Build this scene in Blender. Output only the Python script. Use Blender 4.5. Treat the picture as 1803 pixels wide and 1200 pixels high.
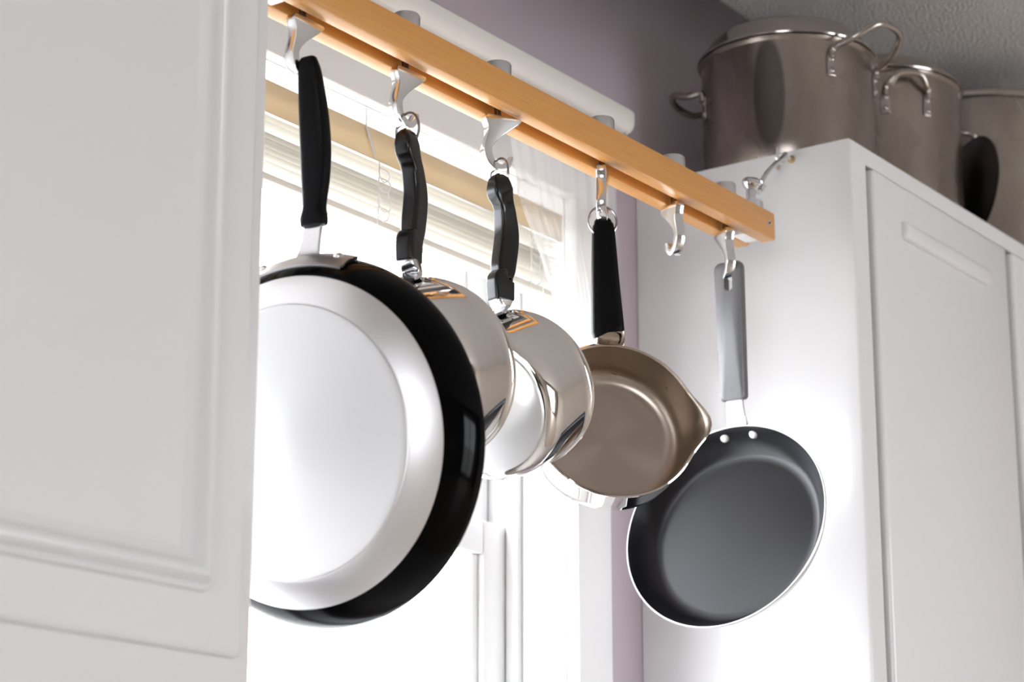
import bpy, bmesh, math, random
from mathutils import Vector, Matrix

# ------------------------------------------------------------------ clear
for o in list(bpy.data.objects):
    bpy.data.objects.remove(o, do_unlink=True)
scene = bpy.context.scene
COL = scene.collection
random.seed(7)
V = Vector

# ------------------------------------------------------------------ camera
PITCH, HEAD, F_PX = math.radians(15.308), math.radians(35.259), 4110.0
fwd = V((math.cos(HEAD)*math.cos(PITCH), math.sin(HEAD)*math.cos(PITCH), math.sin(PITCH)))
right = V((math.sin(HEAD), -math.cos(HEAD), 0))
up = right.cross(fwd)
cam_data = bpy.data.cameras.new('camera')
cam = bpy.data.objects.new('camera', cam_data)
COL.objects.link(cam)
m = Matrix((right, up, -fwd)).transposed().to_4x4()
m.translation = (0, 0, 1.13)
cam.matrix_world = m
cam_data.sensor_width = 36.0
cam_data.lens = F_PX/1803.0*36.0
cam_data.clip_start = 0.05
cam_data.dof.use_dof = True
cam_data.dof.focus_distance = 2.3
cam_data.dof.aperture_fstop = 7.0
scene.camera = cam

# ------------------------------------------------------------------ world: bright overcast sky
world = bpy.data.worlds.new('world')
scene.world = world
world.use_nodes = True
bg = world.node_tree.nodes['Background']
bg.inputs['Color'].default_value = (0.93, 0.97, 1.04, 1)
bg.inputs['Strength'].default_value = 10.0

def portal(loc, rot, sx, sy):
    d = bpy.data.lights.new('window_portal', 'AREA')
    d.shape = 'RECTANGLE'; d.size = sx; d.size_y = sy
    d.cycles.is_portal = True
    o = bpy.data.objects.new('window_portal', d)
    o.location = loc; o.rotation_euler = rot
    COL.objects.link(o)

portal((1.796, 1.66, 1.56), (math.radians(-90), 0, 0), 0.87, 1.0)      # kitchen window (shines to -y)
portal((2.75, -2.66, 1.12), (math.radians(90), 0, 0), 1.8, 2.04)     # patio door added behind the camera, unseen, for room light

portal((-1.95, -0.75, 1.5), (0, math.radians(-90), 0), 1.2, 1.4)       # unseen side window added left of the camera to light the cabinets

vs = scene.view_settings
vs.view_transform = 'Standard'
vs.look = 'None'
vs.exposure = 0.0
vs.gamma = 1.0
vs.use_curve_mapping = False

# ------------------------------------------------------------------ materials
def mat(name, col, rough=0.5, metal=0.0, coat=0.0, spec=0.5, aniso=0.0):
    M_ = bpy.data.materials.new(name)
    M_.use_nodes = True
    b = M_.node_tree.nodes['Principled BSDF']
    b.inputs['Base Color'].default_value = (*col, 1)
    b.inputs['Roughness'].default_value = rough
    b.inputs['Metallic'].default_value = metal
    b.inputs['Coat Weight'].default_value = coat
    b.inputs['Coat Roughness'].default_value = 0.08
    b.inputs['Specular IOR Level'].default_value = spec
    b.inputs['Anisotropic'].default_value = aniso
    return M_

def nodes(M_):
    return M_.node_tree, M_.node_tree.nodes['Principled BSDF']

def noise_col(M_, c1, c2, scale, detail=4, stretch=(1, 1, 1), lo=0.35, hi=0.65):
    nt, b = nodes(M_)
    tc = nt.nodes.new('ShaderNodeTexCoord')
    mp = nt.nodes.new('ShaderNodeMapping'); mp.inputs['Scale'].default_value = stretch
    nz = nt.nodes.new('ShaderNodeTexNoise'); nz.inputs['Scale'].default_value = scale; nz.inputs['Detail'].default_value = detail
    cr = nt.nodes.new('ShaderNodeValToRGB')
    cr.color_ramp.elements[0].color = (*c1, 1); cr.color_ramp.elements[1].color = (*c2, 1)
    cr.color_ramp.elements[0].position = lo; cr.color_ramp.elements[1].position = hi
    nt.links.new(tc.outputs['Object'], mp.inputs[0]); nt.links.new(mp.outputs[0], nz.inputs['Vector'])
    nt.links.new(nz.outputs['Fac'], cr.inputs[0]); nt.links.new(cr.outputs[0], b.inputs['Base Color'])
    return nz, mp

def noise_bump(M_, scale, strength, dist=0.002, detail=3, stretch=(1, 1, 1)):
    nt, b = nodes(M_)
    tc = nt.nodes.new('ShaderNodeTexCoord')
    mp = nt.nodes.new('ShaderNodeMapping'); mp.inputs['Scale'].default_value = stretch
    nz = nt.nodes.new('ShaderNodeTexNoise'); nz.inputs['Scale'].default_value = scale; nz.inputs['Detail'].default_value = detail
    bp = nt.nodes.new('ShaderNodeBump'); bp.inputs['Strength'].default_value = strength; bp.inputs['Distance'].default_value = dist
    nt.links.new(tc.outputs['Object'], mp.inputs[0]); nt.links.new(mp.outputs[0], nz.inputs['Vector'])
    nt.links.new(nz.outputs['Fac'], bp.inputs['Height']); nt.links.new(bp.outputs[0], b.inputs['Normal'])

def noise_rough(M_, scale, r0, r1, stretch=(1, 1, 1)):
    nt, b = nodes(M_)
    tc = nt.nodes.new('ShaderNodeTexCoord')
    mp = nt.nodes.new('ShaderNodeMapping'); mp.inputs['Scale'].default_value = stretch
    nz = nt.nodes.new('ShaderNodeTexNoise'); nz.inputs['Scale'].default_value = scale
    mr = nt.nodes.new('ShaderNodeMapRange'); mr.inputs['To Min'].default_value = r0; mr.inputs['To Max'].default_value = r1
    nt.links.new(tc.outputs['Object'], mp.inputs[0]); nt.links.new(mp.outputs[0], nz.inputs['Vector'])
    nt.links.new(nz.outputs['Fac'], mr.inputs['Value']); nt.links.new(mr.outputs[0], b.inputs['Roughness'])

CAB = mat('cabinet_white_paint', (0.78, 0.77, 0.765), 0.30, coat=0.3)
noise_bump(CAB, 30, 0.05, 0.002)
TRIM = mat('trim_white_paint', (0.86, 0.855, 0.85), 0.35)
WALL = mat('mauve_wall_paint', (0.56, 0.48, 0.525), 0.6)
noise_bump(WALL, 140, 0.12, 0.001)
BEIGE = mat('beige_wall_paint', (0.60, 0.54, 0.48), 0.7)
CEIL = mat('popcorn_ceiling', (0.90, 0.87, 0.85), 0.95)
noise_bump(CEIL, 230, 1.0, 0.012, 2)
FLOOR = mat('floor_wood', (0.30, 0.18, 0.10), 0.45)
noise_col(FLOOR, (0.48, 0.40, 0.32), (0.63, 0.55, 0.46), 3, 6, (1, 8, 1))
COUNTER = mat('counter_laminate', (0.62, 0.58, 0.54), 0.3)
noise_col(COUNTER, (0.5, 0.46, 0.42), (0.7, 0.66, 0.62), 60)
GROUND = mat('outdoor_ground', (0.55, 0.54, 0.51), 0.9)
WOOD = mat('rack_beech_wood', (0.60, 0.32, 0.11), 0.38, coat=0.15)
noise_col(WOOD, (0.60, 0.27, 0.062), (0.68, 0.325, 0.085), 22, 8, (0.6, 14, 14), 0.25, 0.75)
CHROME = mat('cast_aluminium_polished', (0.80, 0.80, 0.81), 0.16, 1.0)
KNOB = mat('knob_satin_aluminium', (0.66, 0.65, 0.66), 0.34, 1.0)
STEEL = mat('polished_stainless_steel', (0.86, 0.835, 0.81), 0.05, 1.0)
noise_bump(STEEL, 9, 0.06, 0.004)
BRUSH = mat('brushed_stainless_steel', (0.47, 0.40, 0.34), 0.28, 1.0)
noise_rough(BRUSH, 30, 0.24, 0.36)
WIRE = mat('ring_wire_steel', (0.35, 0.33, 0.32), 0.22, 1.0)
BLK = mat('black_bakelite', (0.002, 0.002, 0.0025), 0.20, spec=0.48)
BLKM = mat('black_rubber_handle', (0.0025, 0.0025, 0.003), 0.42, spec=0.10)
ENAMEL = mat('black_enamel', (0.0008, 0.0008, 0.001), 0.09, spec=0.08)
ALU = mat('spun_aluminium', (0.90, 0.89, 0.895), 0.40, 1.0)
noise_rough(ALU, 40, 0.34, 0.46)
ALUW = mat('matte_aluminium_base', (0.83, 0.83, 0.83), 0.45, 0.85)
NONSTICK = mat('grey_nonstick', (0.006, 0.006, 0.009), 0.30, 0.0, spec=0.46)
noise_rough(NONSTICK, 7, 0.26, 0.38)
PANOUT = mat('pan_outer_aluminium', (0.75, 0.74, 0.74), 0.35, 0.9)
GREYH = mat('grey_soft_handle', (0.16, 0.16, 0.165), 0.33, 0.35)
STOCK = mat('worn_stock_pot_steel', (0.42, 0.37, 0.33), 0.26, 1.0)
noise_col(STOCK, (0.24, 0.20, 0.175), (0.42, 0.375, 0.335), 14, 3, (1, 1, 0.35), 0.25, 0.75)
noise_rough(STOCK, 12, 0.2, 0.36)
def oval_tint(M_, x0, y0, z0, rw, rh, col):
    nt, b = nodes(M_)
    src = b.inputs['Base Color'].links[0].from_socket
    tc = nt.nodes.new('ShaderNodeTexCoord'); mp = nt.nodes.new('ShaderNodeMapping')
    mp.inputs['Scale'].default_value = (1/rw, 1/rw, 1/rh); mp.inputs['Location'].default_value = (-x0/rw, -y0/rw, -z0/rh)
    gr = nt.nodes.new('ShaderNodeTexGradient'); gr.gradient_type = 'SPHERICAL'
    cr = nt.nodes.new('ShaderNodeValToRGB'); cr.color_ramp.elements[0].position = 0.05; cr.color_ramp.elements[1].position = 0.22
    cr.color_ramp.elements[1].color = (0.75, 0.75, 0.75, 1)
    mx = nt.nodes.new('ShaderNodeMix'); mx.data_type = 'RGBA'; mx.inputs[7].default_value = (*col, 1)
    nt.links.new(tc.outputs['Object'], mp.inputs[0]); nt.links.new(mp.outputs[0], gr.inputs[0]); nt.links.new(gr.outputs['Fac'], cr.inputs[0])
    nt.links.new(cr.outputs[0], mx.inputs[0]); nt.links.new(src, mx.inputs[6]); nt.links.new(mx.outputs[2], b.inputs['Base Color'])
STOCK_OVAL = STOCK.copy(); STOCK_OVAL.name = 'worn_stock_pot_steel_dark_oval'
oval_tint(STOCK_OVAL, -0.1057, -0.0303, 0.088, 0.023, 0.085, (0.085, 0.08, 0.062))  # darker olive oval mixed into the base colour of one pot
STOCKR = mat('stock_pot_bright_steel', (0.45, 0.41, 0.38), 0.16, 1.0)
DARKST = mat('darkened_steel', (0.16, 0.145, 0.135), 0.30, 1.0)
ROD = mat('curtain_rod_white_enamel', (0.74, 0.71, 0.67), 0.30)
PLASTIC = mat('clear_plastic', (0.8, 0.78, 0.74), 0.2)
DARK = mat('painted_recess_shade', (0.02, 0.017, 0.015), 0.8)  # near-black colour standing in for shade in door gaps and bolt socket
SPACER = mat('white_nylon', (0.85, 0.84, 0.82), 0.35)
BRONZE = mat('dark_bolt_steel', (0.16, 0.10, 0.07), 0.4, 1.0)
BRASS = mat('brass_screw', (0.5, 0.38, 0.2), 0.3, 1.0)

def translucent(name, col, fac, transp=0.0):
    M_ = bpy.data.materials.new(name); M_.use_nodes = True
    nt = M_.node_tree; nt.nodes.clear()
    out = nt.nodes.new('ShaderNodeOutputMaterial')
    d = nt.nodes.new('ShaderNodeBsdfDiffuse'); d.inputs[0].default_value = (*col, 1)
    t = nt.nodes.new('ShaderNodeBsdfTranslucent'); t.inputs[0].default_value = (*col, 1)
    mx = nt.nodes.new('ShaderNodeMixShader'); mx.inputs[0].default_value = fac
    nt.links.new(d.outputs[0], mx.inputs[1]); nt.links.new(t.outputs[0], mx.inputs[2])
    last = mx
    if transp:
        tr = nt.nodes.new('ShaderNodeBsdfTransparent')
        m2 = nt.nodes.new('ShaderNodeMixShader'); m2.inputs[0].default_value = transp
        nt.links.new(mx.outputs[0], m2.inputs[1]); nt.links.new(tr.outputs[0], m2.inputs[2]); last = m2
    nt.links.new(last.outputs[0], out.inputs[0])
    return M_

SLAT = translucent('blind_slat_vinyl', (0.78, 0.75, 0.69), 0.27)
CREAM = translucent('cream_valance', (0.84, 0.73, 0.55), 0.36)
SHEER = translucent('sheer_voile', (0.93, 0.92, 0.91), 0.5, 0.45)

GLASS = bpy.data.materials.new('window_glass'); GLASS.use_nodes = True
nt = GLASS.node_tree; nt.nodes.clear()
_o = nt.nodes.new('ShaderNodeOutputMaterial'); _t = nt.nodes.new('ShaderNodeBsdfTransparent'); _g = nt.nodes.new('ShaderNodeBsdfGlossy')
_g.inputs['Roughness'].default_value = 0.02
_m = nt.nodes.new('ShaderNodeMixShader'); _m.inputs[0].default_value = 0.06
nt.links.new(_t.outputs[0], _m.inputs[1]); nt.links.new(_g.outputs[0], _m.inputs[2]); nt.links.new(_m.outputs[0], _o.inputs[0])

# ------------------------------------------------------------------ helpers
ROOT = {}

def thing(name, label, cat, loc=(0, 0, 0), group=None):
    o = bpy.data.objects.new(name, None)
    o.empty_display_size = 0.05
    o.location = loc
    COL.objects.link(o)
    o['label'] = label; o['category'] = cat
    if group: o['group'] = group
    ROOT[o.name] = V(loc)
    return o

def structure_root(name, loc):
    o = bpy.data.objects.new(name, None); o.location = loc; COL.objects.link(o)
    o['kind'] = 'structure'; ROOT[o.name] = V(loc)
    return o

def root_loc(o):
    while o.parent: o = o.parent
    return ROOT.get(o.name, V(o.location))

def make(name, bm, mtl, parent=None, sharp=35, loc=None):
    """bm holds world coordinates; the object's origin becomes the root's location (or loc)."""
    off = root_loc(parent) if parent else (V(loc) if loc else V((0, 0, 0)))
    bmesh.ops.recalc_face_normals(bm, faces=bm.faces)
    for e in bm.edges:
        if len(e.link_faces) == 2:
            e.smooth = e.calc_face_angle(0) < math.radians(sharp)
    for f in bm.faces: f.smooth = True
    bmesh.ops.translate(bm, verts=bm.verts, vec=-off)
    me = bpy.data.meshes.new(name)
    bm.to_mesh(me); bm.free()
    me.materials.append(mtl)
    o = bpy.data.objects.new(name, me)
    COL.objects.link(o)
    if parent: o.parent = parent
    else:
        o.location = off
        ROOT[o.name] = off
    return o

def spin_axis(o, C, N):
    '''re-express a child mesh in a frame whose z is the turning axis (world shape unchanged).'''
    n, u, v = axis_frame(N)
    R3 = Matrix((u, v, n)).transposed()
    off = V(C)-root_loc(o)
    inv = R3.transposed().to_4x4() @ Matrix.Translation(-off)
    o.data.transform(inv)
    o.location = off; o.rotation_euler = R3.to_euler()

def radial_brush(M_, amount):
    nt, b = nodes(M_)
    tg = nt.nodes.new('ShaderNodeTangent'); tg.direction_type = 'RADIAL'; tg.axis = 'Z'
    b.inputs['Anisotropic'].default_value = amount
    nt.links.new(tg.outputs[0], b.inputs['Tangent'])

def structure(name, bm, mtl, loc=None):
    o = make(name, bm, mtl, None, 35, loc); o['kind'] = 'structure'; return o

def tag(o, label, cat, group=None):
    o['label'] = label; o['category'] = cat
    if group: o['group'] = group
    return o

def box(x0, x1, y0, y1, z0, z1, bev=0.0, seg=2, bm=None):
    bm2 = bmesh.new()
    bmesh.ops.create_cube(bm2, size=1.0)
    for v in bm2.verts:
        v.co = V(((x0+x1)/2+v.co.x*(x1-x0), (y0+y1)/2+v.co.y*(y1-y0), (z0+z1)/2+v.co.z*(z1-z0)))
    if bev:
        bmesh.ops.bevel(bm2, geom=list(bm2.edges), offset=bev, segments=seg, profile=0.5, affect='EDGES')
    if bm is None: return bm2
    me = bpy.data.meshes.new('tmp'); bm2.to_mesh(me); bm2.free(); bm.from_mesh(me); bpy.data.meshes.remove(me)
    return bm

def box_edges(x0, x1, y0, y1, z0, z1, bev, pick, seg=3):
    bm = box(x0, x1, y0, y1, z0, z1)
    ed = [e for e in bm.edges if pick((e.verts[0].co+e.verts[1].co)/2)]
    bmesh.ops.bevel(bm, geom=ed, offset=bev, segments=seg, profile=0.5, affect='EDGES')
    return bm

def axis_frame(n):
    n = V(n).normalized()
    u = V((0, 0, 1)).cross(n)
    if u.length < 1e-4: u = V((1, 0, 0))
    u.normalize()
    return n, u, n.cross(u)          # n, sideways, up-ish

def lathe(C, n, prof, seg=96, a0=0.0, a1=None, rfun=None, bm=None):
    """prof: (radius, offset along n). full turn unless a1 given. angle 0 = sideways u, pi/2 = up v."""
    bm = bm or bmesh.new()
    C = V(C); n, u, v = axis_frame(n)
    full = a1 is None
    cnt = seg if full else seg+1
    rings = []
    for (r, t) in prof:
        if r < 1e-6:
            rings.append([bm.verts.new(C+n*t)]); continue
        ring = []
        for i in range(cnt):
            a = (2*math.pi*i/seg) if full else a0+(a1-a0)*i/seg
            rr = r if rfun is None else rfun(r, t, a)
            ring.append(bm.verts.new(C+n*t+u*(rr*math.cos(a))+v*(rr*math.sin(a))))
        rings.append(ring)
    for A_, B_ in zip(rings[:-1], rings[1:]):
        if len(A_) == 1 and len(B_) == 1: continue
        k = seg
        for i in range(k):
            j = (i+1) % cnt if full else i+1
            if len(A_) == 1: bm.faces.new((A_[0], B_[i], B_[j]))
            elif len(B_) == 1: bm.faces.new((A_[i], B_[0], A_[j]))
            else: bm.faces.new((A_[i], B_[i], B_[j], A_[j]))
    return bm

def smooth_path(pts, n=6, closed=False):
    """Catmull-Rom through tuples of any length."""
    P = [tuple(p) for p in pts]; out = []
    N = len(P); rng = range(N if closed else N-1)
    for i in rng:
        if closed: p0, p1, p2, p3 = P[(i-1) % N], P[i], P[(i+1) % N], P[(i+2) % N]
        else: p0, p1, p2, p3 = P[max(i-1, 0)], P[i], P[i+1], P[min(i+2, N-1)]
        for k in range(n):
            t = k/n
            out.append(tuple(0.5*((2*b)+(-a+c)*t+(2*a-5*b+4*c-d)*t*t+(-a+3*b-3*c+d)*t**3) for a, b, c, d in zip(p0, p1, p2, p3)))
    if not closed: out.append(P[-1])
    return out

def tube(pts, r, closed=False, seg=10, n=6, bm=None, raw=False):
    bm = bm or bmesh.new()
    P = [V(p[:3]) for p in (pts if raw else smooth_path(pts, n, closed))]
    N = len(P); rings = []; nrm = None
    for i in range(N):
        if closed: T = P[(i+1) % N]-P[i-1]
        else: T = P[min(i+1, N-1)]-P[max(i-1, 0)]
        T.normalize()
        if nrm is None:
            nrm = T.orthogonal().normalized()
        nrm = (nrm-T*nrm.dot(T)).normalized()
        b = T.cross(nrm)
        rr = r(i/(N-1)) if callable(r) else r
        rings.append([bm.verts.new(P[i]+nrm*(rr*math.cos(2*math.pi*k/seg))+b*(rr*math.sin(2*math.pi*k/seg))) for k in range(seg)])
    pairs = list(zip(rings[:-1], rings[1:]))
    if closed: pairs.append((rings[-1], rings[0]))
    for a, b in pairs:
        best = 0
        if closed and a is rings[-1]:
            best = min(range(seg), key=lambda s: sum((a[k].co-b[(k+s) % seg].co).length for k in range(seg)))
        for k in range(seg):
            bm.faces.new((a[k], a[(k+1) % seg], b[(k+1+best) % seg], b[(k+best) % seg]))
    if not closed:
        bm.faces.new(rings[0]); bm.faces.new(list(reversed(rings[-1])))
    return bm

def sweep(pts, Wdir, n=6, power=4.0, seg=24, bm=None, cap=0.5, cap_end=None):
    """pts: (x, y, z, width, thickness); superellipse section, ends rounded over by `cap` of the thickness."""
    bm = bm or bmesh.new()
    cap_end = cap if cap_end is None else cap_end
    S = smooth_path(pts, n)
    P = [V(s[:3]) for s in S]; N = len(P)
    Wd = V(Wdir).normalized()
    rows = []
    def frame(i):
        T = (P[min(i+1, N-1)]-P[max(i-1, 0)]).normalized()
        w = (Wd-T*Wd.dot(T)).normalized()
        return T, w, T.cross(w)
    seq = []
    T0 = frame(0)[0]; T1 = frame(N-1)[0]
    th0, th1 = S[0][4], S[-1][4]
    if cap:
        for k in (90, 60, 30):
            a = math.radians(k); seq.append((0, -cap*th0*math.sin(a), max(math.cos(a), 0.02), cap))
    seq += [(i, 0.0, 1.0, cap) for i in range(N)]
    if cap_end:
        for k in (30, 60, 90):
            a = math.radians(k); seq.append((N-1, cap_end*th1*math.sin(a), 1-2*min(cap_end, 0.5)*(1-max(math.cos(a), 0.02)), cap_end))
    for (i, d, sc, cp) in seq:
        T, w, q = frame(i)
        W_, H_ = S[i][3]/2, S[i][4]/2
        W_ = W_-H_*(1-sc)*min(1, 2*cp) if sc < 1 else W_
        H_ = H_*sc
        ring = []
        for k in range(seg):
            a = 2*math.pi*(k+0.5)/seg
            c, s = math.cos(a), math.sin(a)
            x = math.copysign(abs(c)**(2/power), c)*W_
            y = math.copysign(abs(s)**(2/power), s)*H_
            ring.append(bm.verts.new(P[i]+T*d+w*x+q*y))
        rows.append(ring)
    for a, b in zip(rows[:-1], rows[1:]):
        for k in range(seg):
            bm.faces.new((a[k], a[(k+1) % seg], b[(k+1) % seg], b[k]))
    bm.faces.new(rows[0]); bm.faces.new(list(reversed(rows[-1])))
    return bm

def prism(poly, origin, ud, zd, thick, bev=0.0, bm=None):
    """polygon strip given as (left list, right list) in (u, z), thickness along ud x zd, centred."""
    bm = bm or bmesh.new()
    Lf, Rt = poly; ud, zd = V(ud).normalized(), V(zd).normalized(); td = ud.cross(zd); O = V(origin)
    f = lambda p, s: O+ud*p[0]+zd*p[1]+td*(s*thick/2)
    g = [[(bm.verts.new(f(a, s)), bm.verts.new(f(b, s))) for a, b in zip(Lf, Rt)] for s in (-1, 1)]
    n_ = len(Lf)
    for i in range(n_-1):
        for k in (0, 1):
            bm.faces.new((g[k][i][0], g[k][i][1], g[k][i+1][1], g[k][i+1][0]))
        for e in (0, 1):
            bm.faces.new((g[0][i][e], g[1][i][e], g[1][i+1][e], g[0][i+1][e]))
    for i in (0, n_-1):
        bm.faces.new((g[0][i][0], g[0][i][1], g[1][i][1], g[1][i][0]))
    if bev:
        bmesh.ops.recalc_face_normals(bm, faces=bm.faces)
        ed = [e for e in bm.edges if len(e.link_faces) == 2 and e.calc_face_angle(0) > math.radians(50)]
        bmesh.ops.bevel(bm, geom=ed, offset=bev, segments=2, profile=0.5, affect='EDGES')
    return bm

def dome(C, n, r, h, seg=24):
    return lathe(C, n, [(0, h), (r*0.5, h*0.87), (r*0.85, h*0.5), (r, 0), (r, -0.003), (0, -0.003)], seg)

# ------------------------------------------------------------------ the room
YW, YF, XR, XL, ZT, ZC = 1.4943, 1.1893, 2.3857, 1.337, 2.1038, 2.439
WX0, WX1, WZ0, WZ1 = 1.372, 2.222, 1.08, 2.040        # kitchen window opening
RX0, RX1, RY0 = -1.9, 4.6, -2.6

def wall_with_hole(y0, y1, x0, x1, z0, z1, hx0, hx1, hz0, hz1):
    bm = bmesh.new()
    xs = [x0, hx0, hx1, x1]; zs = [z0, hz0, hz1, z1]
    for i in range(3):
        for k in range(3):
            if i == 1 and k == 1: continue
            if zs[k+1]-zs[k] < 1e-6: continue
            box(xs[i], xs[i+1], y0, y1, zs[k], zs[k+1], bm=bm)
    bmesh.ops.remove_doubles(bm, verts=bm.verts, dist=1e-5)
    kill = {}
    for f in bm.faces:
        kill.setdefault(tuple(sorted(v.index for v in f.verts)), []).append(f)
    bm.verts.index_update()
    seen = {}
    for f in bm.faces: seen.setdefault(frozenset(v.index for v in f.verts), []).append(f)
    bmesh.ops.delete(bm, geom=[f for fs in seen.values() if len(fs) > 1 for f in fs], context='FACES')
    return bm

structure('wall_back', wall_with_hole(YW, YW+0.14, RX0, RX1, 0, ZC, WX0-0.012, WX1+0.012, WZ0-0.012, WZ1+0.012), WALL)
structure('wall_front', wall_with_hole(RY0-0.14, RY0, RX0, RX1, 0, ZC, 1.9, 3.6, 0.08, 2.16), BEIGE)  # hole for the added patio door
wl = wall_with_hole(0, 0.1, RY0-0.14, YW+0.14, 0, ZC, -1.45, -0.05, 0.9, 2.1)  # hole for the added side window
for v in wl.verts: v.co = V((RX0-v.co.y, v.co.x, v.co.z))
structure('wall_left', wl, BEIGE)
w2 = structure_root('added_window', (RX0, -0.75, 0.9))  # side window added out of view to brighten the cabinet side panel
for a, b in ((-1.45, -1.40), (-0.775, -0.725), (-0.10, -0.05)):
    make('stile', box(RX0-0.08, RX0-0.03, a, b, 0.9, 2.1), TRIM, w2)
for a, b in ((0.9, 0.95), (2.05, 2.1)):
    make('rail', box(RX0-0.08, RX0-0.03, -1.40, -0.10, a, b), TRIM, w2)
structure('wall_right', box(RX1, RX1+0.1, RY0-0.14, YW+0.14, 0, ZC), BEIGE)
structure('floor', box(RX0-0.1, RX1+0.1, RY0-0.14, YW+0.14, -0.1, 0), FLOOR)
structure('ceiling', box(RX0-0.1, RX1+0.1, RY0-0.14, YW+0.14, ZC, ZC+0.1), CEIL)
structure('ground', box(-14, 16, -16, 16, -0.6, -0.5), GROUND)

# ---- window: casing, jambs, sashes, panes
win = structure_root('window_1', (1.83, YW, WZ0))
CY0 = YW-0.018
make('head_casing', box(WX0-0.034, WX1+0.0716, CY0, YW, WZ1, WZ1+0.045, 0.002), TRIM, win)
make('head_casing_cap', box(WX0-0.034, WX1+0.0716, CY0-0.004, YW, WZ1+0.045, WZ1+0.070, 0.003), TRIM, win)
make('side_casing', box(WX1, WX1+0.0716, CY0, YW, WZ0-0.05, WZ1-0.0005, 0.003), TRIM, win)
make('side_casing', box(WX0-0.034, WX0, CY0, YW, WZ0-0.05, WZ1-0.0005, 0.003), TRIM, win)
make('window_sill', box(WX0-0.034, WX1+0.09, CY0-0.03, YW+0.14, WZ0-0.03, WZ0, 0.003), TRIM, win)
make('jamb', box(WX1, WX1+0.0118, YW+0.0003, YW+0.14, WZ0, WZ1), TRIM, win)
make('jamb', box(WX0-0.0118, WX0, YW+0.0003, YW+0.14, WZ0, WZ1), TRIM, win)
make('head_jamb', box(WX0-0.0118, WX1+0.0118, YW+0.0003, YW+0.14, WZ1, WZ1+0.0118), TRIM, win)
make('jamb_stop', box(WX1-0.010, WX1, YW+0.062, YW+0.079, WZ0, WZ1, 0.002), TRIM, win)

def sash(z0, z1, y0, y1, st, rt, rb):
    s = make('sash', box(WX0+0.002, WX0+0.002+st, y0, y1, z0, z1, 0.003), TRIM, win)
    make('stile', box(WX1-0.002-st, WX1-0.002, y0, y1, z0, z1, 0.003), TRIM, s)
    make('top_rail', box(WX0+0.002+st, WX1-0.002-st, y0, y1, z1-rt, z1, 0.003), TRIM, s)
    make('bottom_rail', box(WX0+0.002+st, WX1-0.002-st, y0, y1, z0, z0+rb, 0.003), TRIM, s)
    make('glazing_bead', box(WX1-0.002-st-0.012, WX1-0.002-st, y0+0.008, y0+0.018, z0+rb, z1-rt, 0.002), TRIM, s)
    make('pane', box(WX0+0.002+st, WX1-0.002-st, (y0+y1)/2-0.002, (y0+y1)/2+0.002, z0+rb, z1-rt), GLASS, s)
sash(WZ0, 1.6475, YW+0.080, YW+0.108, 0.050, 0.040, 0.06)
sash(1.612, WZ1, YW+0.110, YW+0.138, 0.034, 0.035, 0.034)

# ---- unseen patio door added behind the camera to admit sky light: only its frame
pd = structure_root('added_door', (2.75, RY0, 0))  # added out of view as a source of ambient daylight
for a, b in ((1.9, 1.96), (2.72, 2.78), (3.54, 3.6)):
    make('added_door_stile', box(a, b, RY0-0.10, RY0-0.04, 0.08, 2.16), TRIM, pd)
make('added_door_head', box(1.96, 3.54, RY0-0.10, RY0-0.04, 2.08, 2.16), TRIM, pd)
make('added_door_bottom', box(1.96, 3.54, RY0-0.10, RY0-0.04, 0.08, 0.18), TRIM, pd)

# ---- kitchen counter under the window (out of frame, bounces window light upward)
structure('counter_worktop', box(RX0, RX1, 0.86, YW, 0.87, 0.91, 0.004), COUNTER)
structure('counter_base', box(RX0, RX1, 0.90, YW, 0.09, 0.87), CAB)

# ------------------------------------------------------------------ cabinets
def molding(x0, x1, z0, z1, y, parent, rad=0.010):
    """applied picture-frame moulding around a panel on the plane y (raised toward -y)."""
    prof = [(0.000, 0.0), (0.0004, 0.0040), (0.002, 0.0056), (0.0045, 0.0052), (0.0056, 0.0040), (0.0066, 0.0052), (0.008, 0.0100), (0.0105, 0.0128),
            (0.0135, 0.0130), (0.017, 0.0108), (0.021, 0.0060), (0.025, 0.0028), (0.030, 0.0012), (0.032, 0.0)]   # (inward from outer edge, height)
    bm = bmesh.new()
    rows = []
    corners = [(x0, z0, 180, 270), (x1, z0, 270, 360), (x1, z1, 0, 90), (x0, z1, 90, 180)]
    for (cx_, cz_, a0, a1) in corners:
        ccx = cx_+rad if cx_ == x0 else cx_-rad
        ccz = cz_+rad if cz_ == z0 else cz_-rad
        for k in range(7):
            a = math.radians(a0+(a1-a0)*k/6)
            rows.append((ccx, ccz, math.cos(a), math.sin(a), cx_ == x0, cz_ == z0))
    g = []
    for (ccx, ccz, c, s, lx, lz) in rows:
        ring = []
        for (d, h) in prof:
            r = rad-d
            if r >= 0:
                p = (ccx+c*r, ccz+s*r)
            else:   # inside of the arc centre: mitre
                sx = 1 if lx else -1; sz = 1 if lz else -1
                p = (ccx+sx*(-r), ccz+sz*(-r))
            ring.append(bm.verts.new((p[0], y-h, p[1])))
        g.append(ring)
    N = len(g)
    for i in range(N):
        a, b = g[i], g[(i+1) % N]
        for k in range(len(prof)-1):
            try: bm.faces.new((a[k], b[k], b[k+1], a[k+1]))
            except ValueError: pass
    bmesh.ops.remove_doubles(bm, verts=bm.verts, dist=1e-6)
    o = make('moulding', bm, CAB, parent, 50)
    return o

def door(parent, x0, x1, z0, z1, mold_in, yfront, thick, name='door'):
    d = make(name, box(x0, x1, yfront, yfront+thick+0.004, z0, z1, 0.0055, 3), CAB, parent)
    molding(x0+mold_in, x1-mold_in, z0+mold_in+0.003, z1-mold_in-0.003, yfront, d)
    return d

DY = YF-0.008
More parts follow.
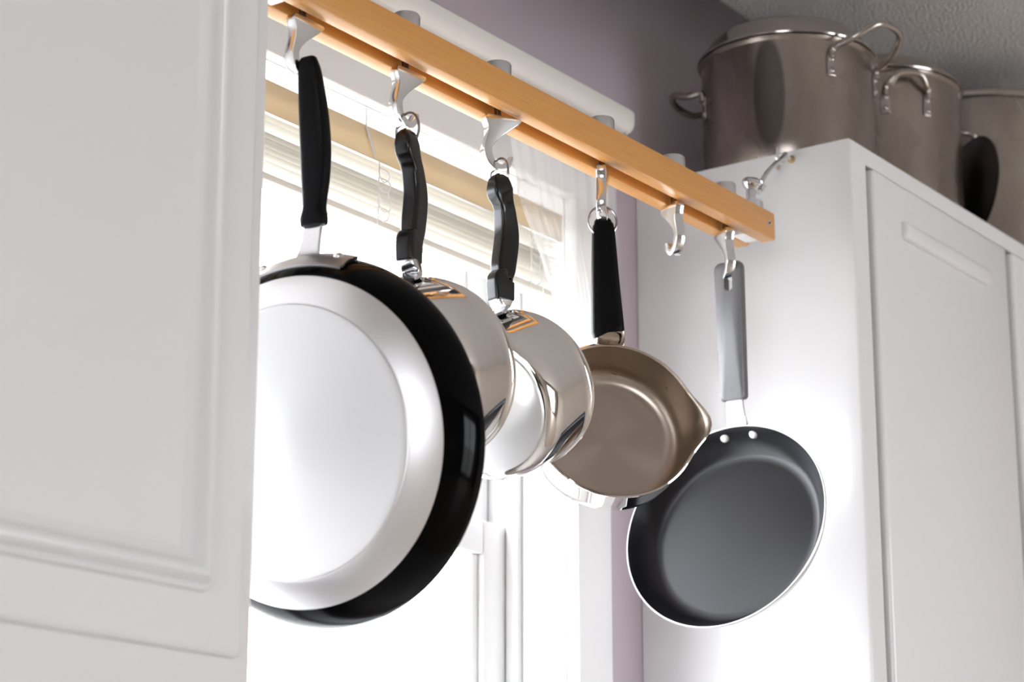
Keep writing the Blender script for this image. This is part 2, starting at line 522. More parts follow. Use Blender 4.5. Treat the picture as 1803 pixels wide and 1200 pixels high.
# left upper cabinet (front, near the camera)
LC = thing('upper_cabinet', 'white painted upper cabinet at left edge, nearest the camera, with one moulded door', 'cabinet', (0.9, 1.34, 1.325))
make('cabinet_body', box(0.45, XL, YF+0.020, YW-0.001, 1.318, ZT, 0.002), CAB, LC)
make('face_frame', box(0.45, XL, YF, YF+0.0199, 1.318, ZT, 0.003), CAB, LC)
door(LC, 0.475, 1.3195, 1.3636, 2.078, 0.0405, DY, 0.0078)

# right upper cabinet
RC = thing('upper_cabinet', 'white upper cabinet at right of window carrying the stock pots', 'cabinet', (3.1, 1.34, 1.325))
make('cabinet_body', box(XR, 3.9, YF+0.020, YW-0.001, 1.325, ZT), CAB, RC)
fr = make('face_frame', box_edges(XR, 3.9, YF, YF+0.020, ZT-0.024, ZT, 0.004, lambda c: (c.y < YF+1e-4 and c.x < XR+1e-4) or (c.y < YF+1e-4 and c.z > ZT-1e-4)), CAB, RC)
make('stile', box_edges(XR, 2.4215, YF, YF+0.020, 1.365, ZT-0.024, 0.004, lambda c: c.y < YF+1e-4 and c.x < XR+1e-4), CAB, fr)
make('stile', box(2.8185, 2.8335, YF, YF+0.0199, 1.365, ZT-0.0242, 0.002), CAB, fr)
make('stile', box(3.245, 3.9, YF, YF+0.0199, 1.365, ZT-0.0242, 0.002), CAB, fr)
make('bottom_rail', box_edges(XR, 3.9, YF, YF+0.020, 1.325, 1.365, 0.004, lambda c: c.y < YF+1e-4 and c.x < XR+1e-4), CAB, fr)
for x0, x1 in ((2.4275, 2.8160), (2.8395, 3.2400)):
    d = make('door', box(x0, x1, DY, DY+0.024, 1.372, 2.0760, 0.006, 3), CAB, RC)
    xm = (x0+x1)/2
    make('pull_ridge', sweep([(xm-0.120, DY-0.0005, 2.0155, 0.024, 0.016), (xm, DY-0.0005, 2.0155, 0.024, 0.016), (xm+0.120, DY-0.0005, 2.0155, 0.024, 0.016)], (0, 0, 1), 2, 2.6, 24, None, 0.3), CAB, d)
for x0, x1 in ((2.4215, 2.8185), (2.8335, 3.245)):
    make('gap_shade_sheet', box(x0, x1, YF+0.0172, YF+0.0195, 1.3648, 2.0796), DARK, RC)  # dark sheet added behind the doors to paint the shade in their gaps

# ------------------------------------------------------------------ pot rack: two beech rails and spacers
ZR0, ZR1 = 1.952, 1.985
Y1a, Y1b, Y2a, Y2b = 1.2328, 1.2503, 1.2670, 1.2845
YH = (Y1b+Y2a)/2
XE = 2.2705
rack = thing('pot_rack', 'long beech wood pot rack of two parallel rails hanging across the window', 'pot rack', (1.83, YH, ZR0))
make('front_rail', box(1.385, XE, Y1a, Y1b, ZR0, ZR1, 0.0018), WOOD, rack)
make('rear_rail', box(1.385, XE, Y2a, Y2b, ZR0, ZR1, 0.0018), WOOD, rack)
for x in (1.40, 2.235):
    make('spacer_block', box(x-0.006, x+0.026, Y1b+0.0001, Y2a-0.0001, ZR0+0.001, ZR1-0.004, 0.001), SPACER, rack)
# end bolt; the shade in its socket is a flat dark disc
bolt = make('end_bolt', lathe((2.2555, Y1a-0.0003, 1.9695), (0, -1, 0), [(0, 0.0006), (0.0028, 0.0008), (0.0034, 0.0), (0.0034, -0.004), (0, -0.004)], 20), KNOB, rack)
make('bolt_socket_shade', lathe((2.2555, Y1a-0.0012, 1.9695), (0, -1, 0), [(0, 0.0003), (0.0016, 0.0003), (0.0016, -0.001), (0, -0.001)], 6), DARK, bolt)

# ---- hooks that slide in the slot
HL = [(-.014, 0), (-.0165, -.005), (-.0135, -.013), (-.0138, -.022), (-.0168, -.033), (-.0175, -.041), (-.0135, -.051), (-.004, -.058), (.006, -.057), (.013, -.050), (.0155, -.041)]
HR = [(.024, 0), (.024, -.004), (.012, -.014), (.001, -.023), (-.0075, -.033), (-.0085, -.040), (-.0055, -.047), (.000, -.0505), (.005, -.0495), (.0092, -.0455), (.0125, -.040)]
def hook(x, ang, label):
    h = thing('pot_hook', label, 'hook', (x, YH, ZR0-0.060), 'hooks of the pot rack')
    zt = ZR0-0.0015
    ud = V((math.cos(ang), math.sin(ang), 0))
    L2 = smooth_path(HL, 3); R2 = smooth_path(HR, 3)
    make('hook_arm', prism((L2, R2), (x, YH, zt), ud, (0, 0, 1), 0.0105, 0.0012), CHROME, h, 40)
    make('bolt', lathe((x, YH, zt), (0, 0, 1), [(0, -0.002), (0.0035, -0.002), (0.0035, 0.045), (0, 0.045)], 16), BRONZE, h)
    k = make('knob', lathe((x, YH, ZR1+0.0003), (0, 0, 1), [(0, 0), (0.0125, 0), (0.0135, 0.0012), (0.0135, 0.0028), (0.0129, 0.0036), (0.0129, 0.0050), (0.0135, 0.0058), (0.0135, 0.0185), (0.0125, 0.0205), (0, 0.0208)], 40), KNOB, h)
    return h
hook(1.4590, math.radians(0), 'aluminium hook holding the large black frying pan, highest in the photo')
hook(1.6075, math.radians(-3), 'aluminium hook second from left, holding a saucepan by its ring')
hook(1.7560, math.radians(-24), 'aluminium hook third from left with wide triangular top, holding a saucepan ring')
hook(1.9440, math.radians(27), 'aluminium hook seen end-on holding the ring of the open saucepan')
hook(2.0880, math.radians(56), 'empty aluminium hook with nothing hanging on it')
hook(2.2000, math.radians(50), 'aluminium hook nearest the rack end holding the small grey frying pan')

# ---- hanger at the end of the rack, S hook, screw hook in the cabinet side
hg = thing('rack_hanger', 'round metal swivel hanger on top of the rack end', 'hanger', (2.262, YH, ZR1))
make('knob', lathe((2.262, YH, ZR1+0.0003), (0, 0, 1), [(0, 0), (0.0125, 0), (0.0138, 0.0015), (0.0138, 0.0030), (0.0128, 0.0040), (0.0138, 0.0052), (0.0138, 0.0150), (0.0120, 0.0170), (0, 0.0172)], 40), KNOB, hg)
make('post', lathe((2.262, YH, ZR1+0.017), (0, 0, 1), [(0, 0), (0.0058, 0), (0.0058, 0.016), (0.0048, 0.018), (0, 0.018)], 24), CHROME, hg)
make('swivel_cap', lathe((2.262, YH, ZR1+0.0355), (-0.15, -0.25, 1), [(0, -0.004), (0.0055, -0.004), (0.0095, 0), (0.0112, 0.0045), (0.0098, 0.0085), (0.006, 0.0108), (0, 0.0112)], 32), CHROME, hg)
eye = [(2.268+0.0, YH-0.002, ZR1+0.036), (2.277, YH-0.004, ZR1+0.033), (2.283, YH-0.004, ZR1+0.039), (2.279, YH-0.003, ZR1+0.047), (2.270, YH-0.001, ZR1+0.044)]
make('swivel_eye', tube(eye, 0.0018, True), CHROME, hg)
sh = [(2.276, YH-0.010, ZR1+0.040), (2.2775, YH-0.003, ZR1+0.033), (2.283, YH+0.002, ZR1+0.037), (2.286, YH-0.001, ZR1+0.047), (2.300, YH+0.0, ZR1+0.062), (2.326, YH+0.002, ZR1+0.082), (2.350, YH+0.004, ZR1+0.098), (2.360, YH+0.006, ZR1+0.106), (2.366, YH+0.012, ZR1+0.103), (2.364, YH+0.015, ZR1+0.094), (2.354, YH+0.013, ZR1+0.088)]
tag(make('s_hook', tube(sh, 0.0030), CHROME, None, 35, (2.31, YH, ZR1+0.07)), 'bent steel S hook linking the rack end to the cabinet side', 'hook')
ch = [(2.3865, 1.2700, 2.0925), (2.376, 1.2700, 2.0925), (2.367, 1.2695, 2.0895), (2.3605, 1.2695, 2.0800), (2.353, 1.2695, 2.0785), (2.3465, 1.2695, 2.0860), (2.3480, 1.2695, 2.0960)]
cup = thing('screw_hook', 'small steel screw hook fixed near the top of the cabinet side', 'hook', (XR, 1.27, 2.0925))
make('hook_wire', tube(ch, 0.0024), CHROME, cup)
make('collar', lathe((XR-0.0003, 1.27, 2.0925), (-1, 0, 0), [(0, 0), (0.0052, 0), (0.0048, 0.0012), (0.002, 0.0022), (0, 0.0022)], 20), BRASS, cup)

# ------------------------------------------------------------------ pans
def ang_point(C, n, a, r, t):
    n, u, v = axis_frame(n); return V(C)+n*t+u*(r*math.cos(a))+v*(r*math.sin(a))

# --- 1: large black frying pan, base toward the window's left
C1, N1 = (1.4871, 1.2488, 1.5703), (0.9769, 0.1085, 0.1838)
n1, u1, v1 = axis_frame(N1)
p1 = thing('frying_pan', 'large black frying pan with pale aluminium base turned to the camera', 'frying pan', (1.46, 1.248, 1.41))
body = make('pan_body', lathe(C1, N1, [(0, -.0475), (.100, -.0475), (.1375, -.0362), (.1396, -.0347), (.1475, -.0270), (.1535, -.0165), (.1568, -.007), (.1582, 0), (.1579, .0012), (.1560, .0012),
            (.1545, -.006), (.1505, -.017), (.1440, -.026), (.134, -.0335), (.12, -.0385), (0, -.042)], 160), ENAMEL, p1)
make('base_ring', lathe(C1, N1, [(.1392, -.0338), (.1394, -.0352), (.137, -.0372), (.128, -.0430), (.119, -.0480), (.116, -.0492), (.114, -.0485)], 160), ALU, body)
make('base_disc', lathe(C1, N1, [(.1155, -.0480), (.1152, -.0496), (.1140, -.0508), (.1115, -.0512), (.108, -.0506), (.02, -.0498), (.019, -.0502), (0, -.0502)], 160), ALUW, body)
# bracket riveted to the wall under the rim
bm = bmesh.new()
lathe(C1, N1, [(.1500, -.0270), (.1570, -.0165), (.1604, -.007), (.1613, -.002), (.1585, -.002), (.1540, -.0165), (.1480, -.0258), (.1500, -.0270)], 16, math.radians(90-19), math.radians(90+19), None, bm)
br = make('bracket', bm, KNOB, p1)
for a in (-14, 14):
    make('rivet', dome(ang_point(C1, N1, math.radians(90+a), .1588, -.011), v1-n1*0.4, 0.0045, 0.003), CHROME, br)
W1 = n1.cross(V((0, 0, 1)))
make('strap', sweep([(1.4560, 1.2455, 1.7230, .026, .004), (1.4600, 1.2458, 1.7310, .022, .004), (1.4640, 1.2463, 1.7450, .0185, .004), (1.4668, 1.2466, 1.7600, .018, .004), (1.4675, 1.2466, 1.7750, .018, .004)], W1, 5, 8, 24, None, 0), CHROME, p1)
bm = sweep([(1.4525, 1.2449, 1.9045, .0170, .0100), (1.4555, 1.2453, 1.8930, .0215, .0135), (1.4625, 1.2461, 1.8600, .0265, .0165), (1.4670, 1.2466, 1.8290, .0275, .0175), (1.4680, 1.2467, 1.8000, .0250, .0165), (1.4672, 1.2466, 1.7760, .0205, .0150), (1.4670, 1.2466, 1.7660, .0245, .0160), (1.4672, 1.2466, 1.7600, .0245, .0155)], W1, 8, 3.2, 32, None, 0.5, 0.15)
make('handle', bm, BLKM, p1)
make('hanging_loop', tube([(1.4535+0.0095*0, 1.2453+0.0065*math.cos(a), 1.9000+0.0085*math.sin(a)) for a in [k*2*math.pi/12 for k in range(12)]], 0.0016, True), BLKM, p1)

# --- 2, 3: polished saucepans seen from outside
def saucepan(name, label, C, N, R, depth, base_r, grip, group, Wd, ring_at, ring_rot):
    n, u, v = axis_frame(N)
    p = thing(name, label, 'saucepan', V(C)-V((0, 0, R)), group)
    d = depth
    prof = [(0, -d), (base_r*0.96, -d), (base_r+.002, -d+.0012), (base_r+.0045, -d+.004), (R-.0045, -d+.012), (R-.0030, -d+.020), (R-.0025, -.012), (R-.0022, -.006), (R-.0012, -.0032), (R+.0006, -.0018), (R+.0010, -.0004), (R+.0004, .0008), (R-.0012, .0010), (R-.0030, -.0006),
            (R-.0038, -.006), (R-.0040, -d+.020), (R-.008, -d+.010), (base_r-.004, -d+.004), (0, -d+.0035)]
    b = make('pan_body', lathe(C, N, prof, 128), STEEL, p)
    make('base_disc', lathe(C, N, [(base_r-.002, -d+.0002), (base_r-.003, -d-.0030), (base_r-.006, -d-.0042), (0, -d-.0042)], 96), ALUW, b)
    # welded bracket and handle
    top = V(C)+v*R
    g0 = V(grip[-1][:3])
    b1 = top+v*0.0045-n*0.0035
    dn = (g0-b1)
    make('ferrule', sweep([(*(V(C)+v*(R+.0002)-n*0.022), .020, .0030), (*(V(C)+v*(R+.0010)-n*0.013), .020, .0036), (*(V(C)+v*(R+.0026)-n*0.0065), .0190, .0050), (*b1, .0178, .0110), (*(b1+dn*0.45), .0170, .0175), (*(b1+dn*0.75), .0168, .0195), (*(g0+dn*0.1), .0168, .0200)], Wd, 6, 5, 28, None, 0), CHROME, p)
    make('handle', sweep(grip, Wd, 8, 7, 36, None, 0.5, 0.08), BLK, p)
    rc, rr = V(ring_at), 0.0172
    rd = V((math.cos(ring_rot), math.sin(ring_rot), 0))
    make('hanging_ring', tube([rc+rd*(rr*0.84*math.cos(a))+V((0, 0, 1))*(rr*math.sin(a)) for a in [k*2*math.pi/16 for k in range(16)]], 0.0013, True, 8, 3), WIRE, p)
    # thumb recess near the collar
    return p

def az_el(az, el):
    a, e = math.radians(az), math.radians(el)
    return (math.cos(a)*math.cos(e), math.sin(a)*math.cos(e), math.sin(e))

N2 = az_el(12, 21)
saucepan('saucepan', 'polished steel saucepan right behind the large black frying pan, all-black curved handle', (1.6350, 1.2492, 1.6645), N2, 0.0853, 0.092, 0.072,
         [(1.5918, 1.2442, 1.8740, .0160, .0215), (1.5945, 1.2447, 1.8655, .0170, .0250), (1.6015, 1.2459, 1.8545, .0160, .0190), (1.6070, 1.2470, 1.8440, .0160, .0205), (1.6115, 1.2479, 1.8234, .0165, .0235), (1.6077, 1.2470, 1.7960, .0165, .0235), (1.6050, 1.2462, 1.7830, .0165, .0190), (1.6045, 1.2460, 1.7800, .0165, .0180), (1.6000, 1.2455, 1.7770, .0180, .0250), (1.6000, 1.2456, 1.7600, .0180, .0240)],
         'polished saucepans hanging by rings', V(N2).cross(V((0, 0, 1))), (1.6035, 1.2520, 1.8880), math.radians(84))
N3 = (0.8891, 0.124, 0.4405)
saucepan('saucepan', 'smaller polished steel saucepan in the middle, handle reflecting pale blue light', (1.7796, 1.2486, 1.6780), N3, 0.0762, 0.083, 0.0635,
         [(1.7360, 1.2426, 1.8715, .0155, .0205), (1.7385, 1.2430, 1.8635, .0165, .0235), (1.7445, 1.2438, 1.8540, .0150, .0180), (1.7488, 1.2444, 1.8430, .0150, .0190), (1.7518, 1.2449, 1.8209, .0155, .0220), (1.7450, 1.2438, 1.7900, .0155, .0220), (1.7430, 1.2434, 1.7800, .0155, .0180), (1.7425, 1.2433, 1.7770, .0155, .0170), (1.7390, 1.2430, 1.7740, .0170, .0240), (1.7400, 1.2431, 1.7565, .0170, .0230)],
         'polished saucepans hanging by rings', V(az_el(-14, 0)).cross(V((0, 0, 1))), (1.7500, 1.2520, 1.8860), math.radians(70))

# --- 4: open brushed saucepan with pouring lips, inside toward the camera
C4, N4, R4 = (1.9517, 1.2509, 1.6812), (-0.6902, -0.6928, 0.2089), 0.0856
n4, u4, v4 = axis_frame(N4)
D4 = 0.058
def lip(r, t, a):
    if r < 0.05: return r
    w = max(0.0, 1+t/0.040)**1.5
    bump = 0.0
    for c in (0.0, math.pi):
        d = (a-c+math.pi) % (2*math.pi)-math.pi
        bump += math.exp(-(d/0.26)**2)
    return r+0.0145*w*bump
p4 = thing('saucepan', 'shallow open saucepan with pouring lip, brushed inside facing the camera, straight black handle', 'saucepan', (1.95, 1.25, 1.595))
inner = [(R4-.0004, .0012), (R4-.0020, -.0004), (R4-.0028, -.006), (R4-.0040, -.020), (R4-.0050, -D4+.022), (R4-.0085, -D4+.011), (R4-.016, -D4+.0050), (R4-.024, -D4+.0035), (0, -D4+.003)]
outer = [(0, -D4), (R4-.020, -D4), (R4-.010, -D4+.004), (R4-.0045, -D4+.012), (R4-.0030, -D4+.024), (R4-.0018, -.008), (R4-.0006, -.003), (R4+.0012, -.0012), (R4+.0012, .0004), (R4-.0004, .0012)]
b4 = make('pan_body', lathe(C4, N4, outer, 160, 0, None, lip), STEEL, p4)
BRUSHR = BRUSH.copy(); BRUSHR.name = 'radially_brushed_steel'
radial_brush(BRUSHR, 0.75)
spin_axis(make('pan_interior', lathe(C4, N4, inner, 160, 0, None, lip), BRUSHR, b4), C4, N4)
make('base_disc', lathe(C4, N4, [(R4-.019, -D4+.0005), (R4-.020, -D4-.004), (R4-.023, -D4-.005), (0, -D4-.005)], 96), ALUW, b4)
W4 = n4.cross(V((0, 0, 1)))
make('ferrule', sweep([(*(V(C4)+v4*(R4+.0015)-n4*0.012), .031, .004), (*(V(C4)+v4*(R4+.002)-n4*0.003), .0305, .008), (1.9600, 1.2610, 1.7745, .0300, .0130), (1.9575, 1.2616, 1.7800, .0300, .0130)], W4, 4, 6, 24, None, 0), BRUSH, p4)
make('handle', sweep([(1.9495, 1.2620, 1.8930, .0185, .0110), (1.9505, 1.2620, 1.8830, .0235, .0140), (1.9530, 1.2620, 1.8300, .0290, .0165), (1.9562, 1.2618, 1.7830, .0335, .0175), (1.9568, 1.2617, 1.7765, .0335, .0170)], W4, 8, 4, 32, None, 0.5, 0.08), BLKM, p4)
rd = W4.normalized()
make('hanging_ring', tube([V((1.9470, 1.2605, 1.8935))+rd*(0.0150*math.cos(a))+V((0, 0, 1))*(0.0165*math.sin(a)) for a in [k*2*math.pi/16 for k in range(16)]], 0.0013, True, 8, 3), WIRE, p4)

# --- 5: small grey non-stick frying pan
C5, N5, R5 = (2.1747, 1.2548, 1.6073), (-0.9604, -0.0373, 0.2762), 0.1211
n5, u5, v5 = axis_frame(N5)
p5 = thing('frying_pan', 'small grey non-stick frying pan at the rack end, inside facing the camera', 'frying pan', (2.17, 1.255, 1.49))
b5 = make('pan_body', lathe(C5, N5, [(0, -.0335), (.092, -.0335), (.0985, -.0325), (.104, -.0285), (.1130, -.0160), (.1185, -.0060), (.1211, -.0010), (.1215, .0004), (.1211, .0014), (.1196, .0012)], 160), PANOUT, p5)
make('nonstick_coating', lathe(C5, N5, [(.1197, .0011), (.1186, -.0005), (.1160, -.0062), (.1105, -.0165), (.1045, -.0248), (.1005, -.0284), (.0965, -.0299), (.090, -.0302), (0, -.0302)], 160), NONSTICK, b5)
for a in (-9, 9):
    make('rivet', dome(ang_point(C5, N5, math.radians(90+a), .1148, -.0085), n5*0.85-v5*0.5, 0.0052, 0.0030), SPACER, p5)
W5 = n5.cross(V((0, 0, 1)))
make('strap', sweep([(*(V(C5)+v5*.1150-n5*.014), .030, .003), (*(V(C5)+v5*.1225-n5*.004), .026, .003), (2.2085, 1.2561, 1.7400, .022, .003), (2.2065, 1.2560, 1.7620, .020, .003)], W5, 5, 8, 24, None, 0), CHROME, p5)
# handle: flat loft with a slot near its top
def slotted_handle():
    bm = bmesh.new()
    top = V((2.2010, 1.2557, 1.9125)); bot = V((2.2062, 1.2560, 1.7525))
    T = (bot-top).normalized(); w = (V(W5)-T*V(W5).dot(T)).normalized(); q = T.cross(w)
    Lh = (bot-top).length
    def outline():
        pts = []
        for (s, hw, cut) in ((0, 0.0178, 0.008), (Lh, 0.0160, 0.004)):
            pts.append((s, hw, cut))
        (s0, w0, c0), (s1, w1, c1) = pts
        out = []
        for (sx, s_, hw, c, a0) in ((-1, s0, w0, c0, 180), (1, s0, w0, c0, 270), (1, s1, w1, c1, 0), (-1, s1, w1, c1, 90)):
            for k in range(6):
                a = math.radians(a0+18*k)
                cc = (s_+c if s_ == s0 else s_-c, sx*(hw-c))
                out.append((cc[0]+c*math.sin(a), cc[1]+c*math.cos(a)))
        return out
    o_ = outline()
    slot = []
    sc0, sc1, sw = 0.011, 0.030, 0.0052
    for k in range(24):
        a = 2*math.pi*k/24
        slot.append(((sc0 if math.cos(a) < 0 else sc1)+sw*math.cos(a)*0.9, -0.001+sw*math.sin(a)))
    f = lambda p, h: top+T*p[0]+w*p[1]+q*h
    # order outline by angle about the slot centre for bridging with the slot ring
    c0 = ((sc0+sc1)/2, -0.001)
    o_.sort(key=lambda p: math.atan2(p[1]-c0[1], p[0]-c0[0]))
    slot.sort(key=lambda p: math.atan2(p[1]-c0[1], p[0]-c0[0]))
    th = 0.0062
    def ring(pts, h, sh=0.0):
        out = []
        for p in pts:
            d = V((p[0]-c0[0], p[1]-c0[1])); 
            out.append(bm.verts.new(f((p[0]-math.copysign(min(sh, abs(d.x)), d.x), p[1]-math.copysign(min(sh, abs(d.y)), d.y)), h)))
        return out
    R_ = []
    for pts, hs in ((o_, ((th, .0030), (th-.0012, .0010), (th-.004, 0), (-th+.004, 0), (-th+.0012, .0010), (-th, .0030))), ):
        R_ = [ring(pts, h, s) for h, s in hs]
    n_ = len(o_)
    for a, b in zip(R_[:-1], R_[1:]):
        for k in range(n_): bm.faces.new((a[k], a[(k+1) % n_], b[(k+1) % n_], b[k]))
    S_ = [ring(slot, th), ring(slot, -th)]
    for k in range(24): bm.faces.new((S_[0][k], S_[0][(k+1) % 24], S_[1][(k+1) % 24], S_[1][k]))
    for k in range(24):
        bm.faces.new((R_[0][k], R_[0][(k+1) % 24], S_[0][(k+1) % 24], S_[0][k]))
        bm.faces.new((R_[-1][k], R_[-1][(k+1) % 24], S_[1][(k+1) % 24], S_[1][k]))
    return bm
make('handle', slotted_handle(), GREYH, p5, 30)

# ------------------------------------------------------------------ stock pots on the right cabinet
def loop_handle(C, R, a, z, parent, rise, out, span, r=0.0045):
    """flat-ended loop handle centred at angle a, attached at height z, with two riveted feet."""
    C = V(C); d = V((math.cos(a), math.sin(a), 0)); t = V((-math.sin(a), math.cos(a), 0))
    def on(s, z_, o=0.0): # point on the wall at arc length s
        b = a+s/R
        return V((C.x+(R+o)*math.cos(b), C.y+(R+o)*math.sin(b), z_))
    pts = [on(-span, z, .004), on(-span*0.96, z+.012, .006), C+d*(R+out*0.5)-t*span*0.85+V((0, 0, z+rise*0.55-C.z)), C+d*(R+out)-t*span*0.45+V((0, 0, z+rise*0.95-C.z)),
           C+d*(R+out)+t*span*0.45+V((0, 0, z+rise*0.95-C.z)), C+d*(R+out*0.5)+t*span*0.85+V((0, 0, z+rise*0.55-C.z)), on(span*0.96, z+.012, .006), on(span, z, .004)]
    h = make('loop_handle', tube(pts, r, False, 12, 6), STOCKR, parent)
    for s in (-span, span):
        foot = bmesh.new()
        ct = on(s, z-.009, .0012); b = a+s/R
        nn = V((math.cos(b), math.sin(b), 0))
        w = V((-nn.y, nn.x, 0))
        bm = sweep([(*(ct+V((0, 0, -.014))), .013, .003), (*(ct+V((0, 0, 0))), .013, .003), (*(ct+V((0, 0, .014))), .010, .004)], w, 4, 4, 16, foot, .5)
        make('foot', bm, STOCKR, h)
        for dz in (-.008, .007):
            make('rivet', dome(ct+nn*.0012+V((0, 0, dz)), nn, .0042, .0026, 16), STOCKR, h)
    return h

def stock_pot(label, C, R, rim_z, lid_dome, handles, lid=True, steel=STOCK):
    p = thing('stock_pot', label, 'stock pot', (C[0], C[1], ZT), 'stock pots on top of the cabinet')
    H = rim_z-ZT
    c = (C[0], C[1], ZT+0.0004)
    b = make('pot_body', lathe(c, (0, 0, 1), [(0, 0), (R*.93-.006, 0), (R*.93-.001, .002), (R*.93+.002, .008), (R*.95, .03), (R*.952, H-.012), (R*.955, H-.006), (R*.975, H-.004), (R*.985, H-.001), (R*.97, H), (R*.945, H-.001),
              (R*.935, H-.006), (R*.93, .02), (0, .012)], 96), steel, p)
    if lid:
        l = make('lid', lathe(c, (0, 0, 1), [(R*.93, H-.004), (R*.96, H+.0012), (R*.995, H+.0012), (R*1.0, H+.003), (R*.985, H+.0055), (R*.95, H+.006), (R*.925, H+.010), (R*.87, H+lid_dome*.50), (R*.78, H+lid_dome*.72), (R*.6, H+lid_dome*.90), (R*.3, H+lid_dome*.99), (0, H+lid_dome)], 96), STOCKR, p)
        make('lid_handle', tube([(C[0]-.03, C[1], rim_z+lid_dome-.006), (C[0]-.026, C[1], rim_z+lid_dome+.010), (C[0]+.026, C[1], rim_z+lid_dome+.010), (C[0]+.03, C[1], rim_z+lid_dome-.006)], .003), STOCKR, l)
    else:
        make('rim', lathe(c, (0, 0, 1), [(R*.965, H-.008), (R*.995, H-.006), (R*1.0, H), (R*.985, H+.004), (R*.955, H+.002), (R*.955, H-.006)], 96), STOCKR, p)
    for (a, z, rise, out, span) in handles:
        loop_handle((c[0], c[1], ZT), R*.952, math.radians(a), z, p, rise, out, span)
    return p

stock_pot('shorter wide stock pot standing nearest the wall corner, big loop handle raised at its right', (2.503, 1.335), 0.1155, 2.2665, 0.046, [(264, 2.238, .040, .046, .050), (116, 2.21, .020, .036, .040)], True, STOCK_OVAL)
stock_pot('middle stock pot with lid, partly behind the big loop handle', (2.754, 1.335), 0.1205, 2.302, 0.040, [(228, 2.262, .03, .014, .030)])
stock_pot('tallest stock pot at the right edge of the photo, no lid', (3.105, 1.337), 0.145, 2.372, 0.0, [(195, 2.27, .03, .03, .03)], False)
tag(make('metal_disc', lathe((2.868, 1.250, ZT+0.0795), (-0.80, 0.58, 0.10), [(0, .012), (.03, .0115), (.058, .0075), (.070, .002), (.0775, .001), (.0785, 0), (.0775, -.001), (.069, 0), (.055, .005), (0, .0095)], 96), DARKST, None, 35, (2.868, 1.250, ZT)),
    'dark round metal dish standing on edge between two stock pots', 'disc')  # dark round shape; which object stands here is unknown

# ------------------------------------------------------------------ curtain rod, sheer, blind
rod = thing('curtain_rod', 'flat white enamelled curtain rod fixed to the mauve wall above the window', 'curtain rod', (1.8, YW-0.07, 2.14))
def channel(path, h0, h1, lipd, t=0.0012):
    """C channel: face vertical between h0 and h1, lips turning inward (to the left of travel)."""
    bm = bmesh.new()
    prof = [(0.0045, h0+.0045), (lipd, h0+.001), (lipd, h0), (0.003, h0), (0.0008, h0+.0012), (0, h0+.004), (0, h1-.004), (0.0008, h1-.0012), (0.003, h1), (lipd, h1), (lipd, h1-.001), (0.0045, h1-.0045), (0.0018, h1-.006), (0.0018, h0+.006)]
    prof = [(lipd, h0+.0030), (lipd, h0+.0015), (0.011, h0), (0.0075, h0+.0006), (0.0040, h0+.0030), (0.0015, h0+.0070), (0, h0+.012), (0, h1-.005), (0.0012, h1-.0014), (0.004, h1), (lipd, h1), (lipd, h1-.0012), (0.0045, h1-.0012), (0.0018, h1-.005), (0.0018, h0+.012), (0.0032, h0+.0078), (0.0055, h0+.0043), (0.0085, h0+.0021), (0.011, h0+.0015)]
    rows = []
    for i, (x, y) in enumerate(path):
        a = path[max(i-1, 0)]; b = path[min(i+1, len(path)-1)]
        d = V((b[0]-a[0], b[1]-a[1], 0)).normalized(); nrm = V((-d.y, d.x, 0))
        rows.append([bm.verts.new(V((x, y, 0))+nrm*o+V((0, 0, z))) for o, z in prof])
    k = len(prof)
    for a, b in zip(rows[:-1], rows[1:]):
        for i in range(k): bm.faces.new((a[i], a[(i+1) % k], b[(i+1) % k], b[i]))
    bm.faces.new(rows[0]); bm.faces.new(list(reversed(rows[-1])))
    return bm
YRD = 1.4243
XRD = 2.286
path = [(1.39, YRD)]+[(1.42+0.1*i, YRD) for i in range(8)]+[(XRD-0.016, YRD)]
path += [(XRD-0.016+0.016*math.sin(math.radians(a)), YRD+0.016-0.016*math.cos(math.radians(a))) for a in (22, 45, 67, 90)]+[(XRD, YRD+0.04), (XRD, YW-0.0005)]
make('rod_channel', channel(path, 2.1275, 2.1555, 0.022), ROD, rod)
make('wall_bracket', box(XRD-0.016, XRD-0.0085, YW-0.03, YW-0.0003, 2.1285, 2.1545, 0.001), ROD, rod)

# sheer curtain pulled to the right side
def sheer():
    bm = bmesh.new()
    nu, nv = 64, 40
    edge = [(2.128, 2.030, 2.262), (2.058, 2.040, 2.262), (1.984, 2.0605, 2.262), (1.9383, 2.0921, 2.263), (1.8849, 2.1227, 2.264), (1.813, 2.1627, 2.266), (1.765, 2.195, 2.268), (1.730, 2.235, 2.270)]
    edge = smooth_path(edge, 5)
    rows = []
    for (z, xa, xb) in edge:
        row = []
        for i in range(nu+1):
            s = i/nu
            x = xa+(xb-xa)*s
            amp = 0.0022+0.001*math.sin(z*9)
            y = YRD+0.020+amp*math.sin(s*2*math.pi*9+2.0*math.sin(z*3))+0.0010*math.sin(s*2*math.pi*17+z*7)
            row.append(bm.verts.new((x, y, z)))
        rows.append(row)
    for a, b in zip(rows[:-1], rows[1:]):
        for i in range(nu): bm.faces.new((a[i], a[i+1], b[i+1], b[i]))
    return bm
tag(make('sheer_curtain', sheer(), SHEER, None, 80, (2.2, YRD+0.02, 1.6)), 'sheer white voile curtain drawn to the right side of the window', 'curtain')

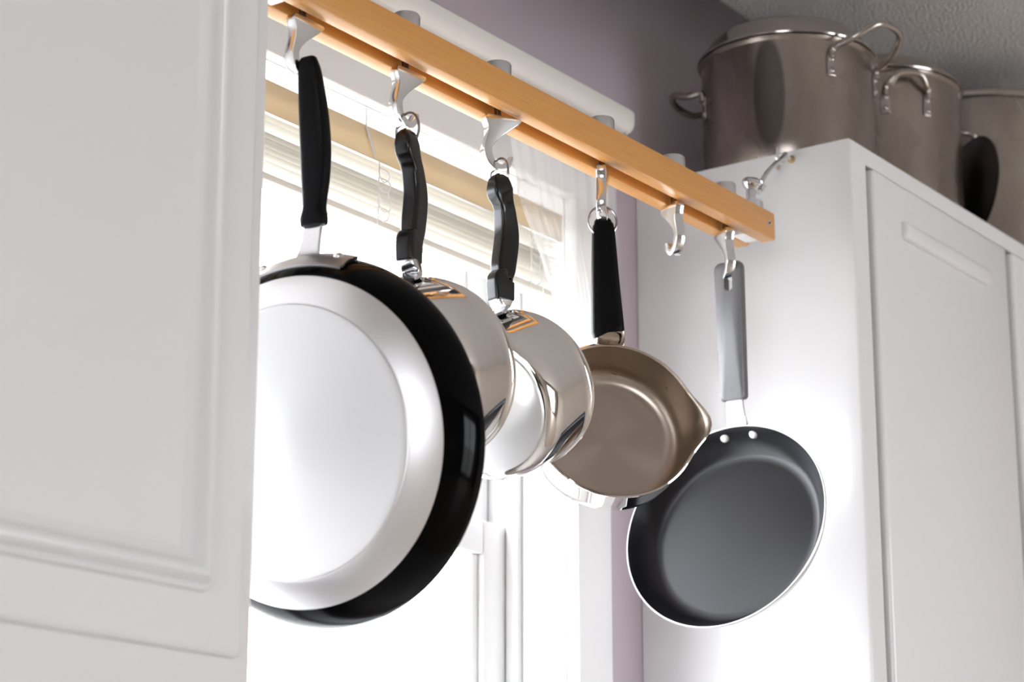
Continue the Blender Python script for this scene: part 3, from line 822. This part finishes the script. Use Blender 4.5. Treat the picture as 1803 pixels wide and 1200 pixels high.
# blind: head rail, valance, slats, bottom rail, cords
YB = 1.487
BX0, BX1 = 1.380, 2.193
bl = thing('window_blind', 'white horizontal mini blind pulled up at the top of the window', 'blind', (1.83, YB, 2.04))
make('head_rail', box(BX0, BX1, YB+0.004, YB+0.022, 1.992, 2.0060, 0.002), SLAT, bl)
for x in (1.50, 1.845, 2.13):
    hb = make('bracket', box(x-0.0015, x+0.0015, YB+0.010, YB+0.020, 2.0062, 2.0398), TRIM, bl)
    make('screw', lathe((x+0.02, YB+0.03, 2.0399), (0, 0, -1), [(0, .0012), (.002, .001), (.003, 0), (0, 0)], 12), KNOB, hb)
make('valance', box(BX0, BX1, YB-0.010, YB-0.009, 1.9745, 2.0085), CREAM, bl)
def slat_mesh():
    bm = bmesh.new()
    rows = []
    for k in range(5):
        s = k/4-0.5
        rows.append([bm.verts.new((x, s*0.024, 0.0022*(1-4*s*s))) for x in (BX0+0.004, BX1-0.002)])
    for a, b in zip(rows[:-1], rows[1:]): bm.faces.new((a[0], a[1], b[1], b[0]))
    me = bpy.data.meshes.new('slat'); 
    for f in bm.faces: f.smooth = True
    bm.to_mesh(me); bm.free(); me.materials.append(SLAT); return me
SM = slat_mesh()
zz = 1.969
i = 0
while zz > 1.917:
    o = bpy.data.objects.new('slat', SM); COL.objects.link(o); o.parent = bl
    o.location = (random.uniform(-0.001, 0.001)-1.83, 0.006+random.uniform(-0.0012, 0.0012), zz-2.04)
    o.rotation_euler = (math.radians(-4+random.uniform(-3, 3)), math.radians(random.uniform(-0.12, 0.12)), 0)
    zz -= 0.0068+random.uniform(-0.0006, 0.0006); i += 1
make('bottom_rail', box(BX0+0.003, BX1-0.001, YB-0.006, YB+0.018, 1.905, 1.9125, 0.002), SLAT, bl)
for x in (1.845, 2.13):
    c = make('ladder_cord', tube([(x, YB-0.0075, 2.0095), (x+0.001, YB-0.008, 1.975), (x-0.001, YB-0.009, 1.945), (x, YB-0.008, 1.905)], 0.0008, False, 6), PLASTIC, bl)
    for k in range(5):
        zc = 1.968-k*0.011
        make('cord_loop', tube([(x+0.002, YB-0.009, zc), (x+0.009+random.uniform(-.003, .003), YB-0.014, zc-0.004), (x+0.012+random.uniform(-.003, .003), YB-0.013, zc-0.012), (x+0.004, YB-0.012, zc-0.016), (x-0.004, YB-0.012, zc-0.010), (x-0.002, YB-0.010, zc-0.002)], 0.0007, True, 6, 4), PLASTIC, c)
for x in (1.818, 2.075):
    make('cord_clip', sweep([(x, YB-0.012, 2.006, .004, .0015), (x+0.008, YB-0.013, 1.990, .005, .0015), (x+0.016, YB-0.012, 1.976, .003, .0015)], (1, 0, 0), 4, 4, 12), PLASTIC, bl)
make('pull_cord', tube([(2.148, YB-0.012, 2.012), (2.149, YB-0.013, 1.93), (2.147, YB-0.012, 1.80), (2.148, YB-0.012, 1.74)], 0.0008, False, 6), PLASTIC, bl)
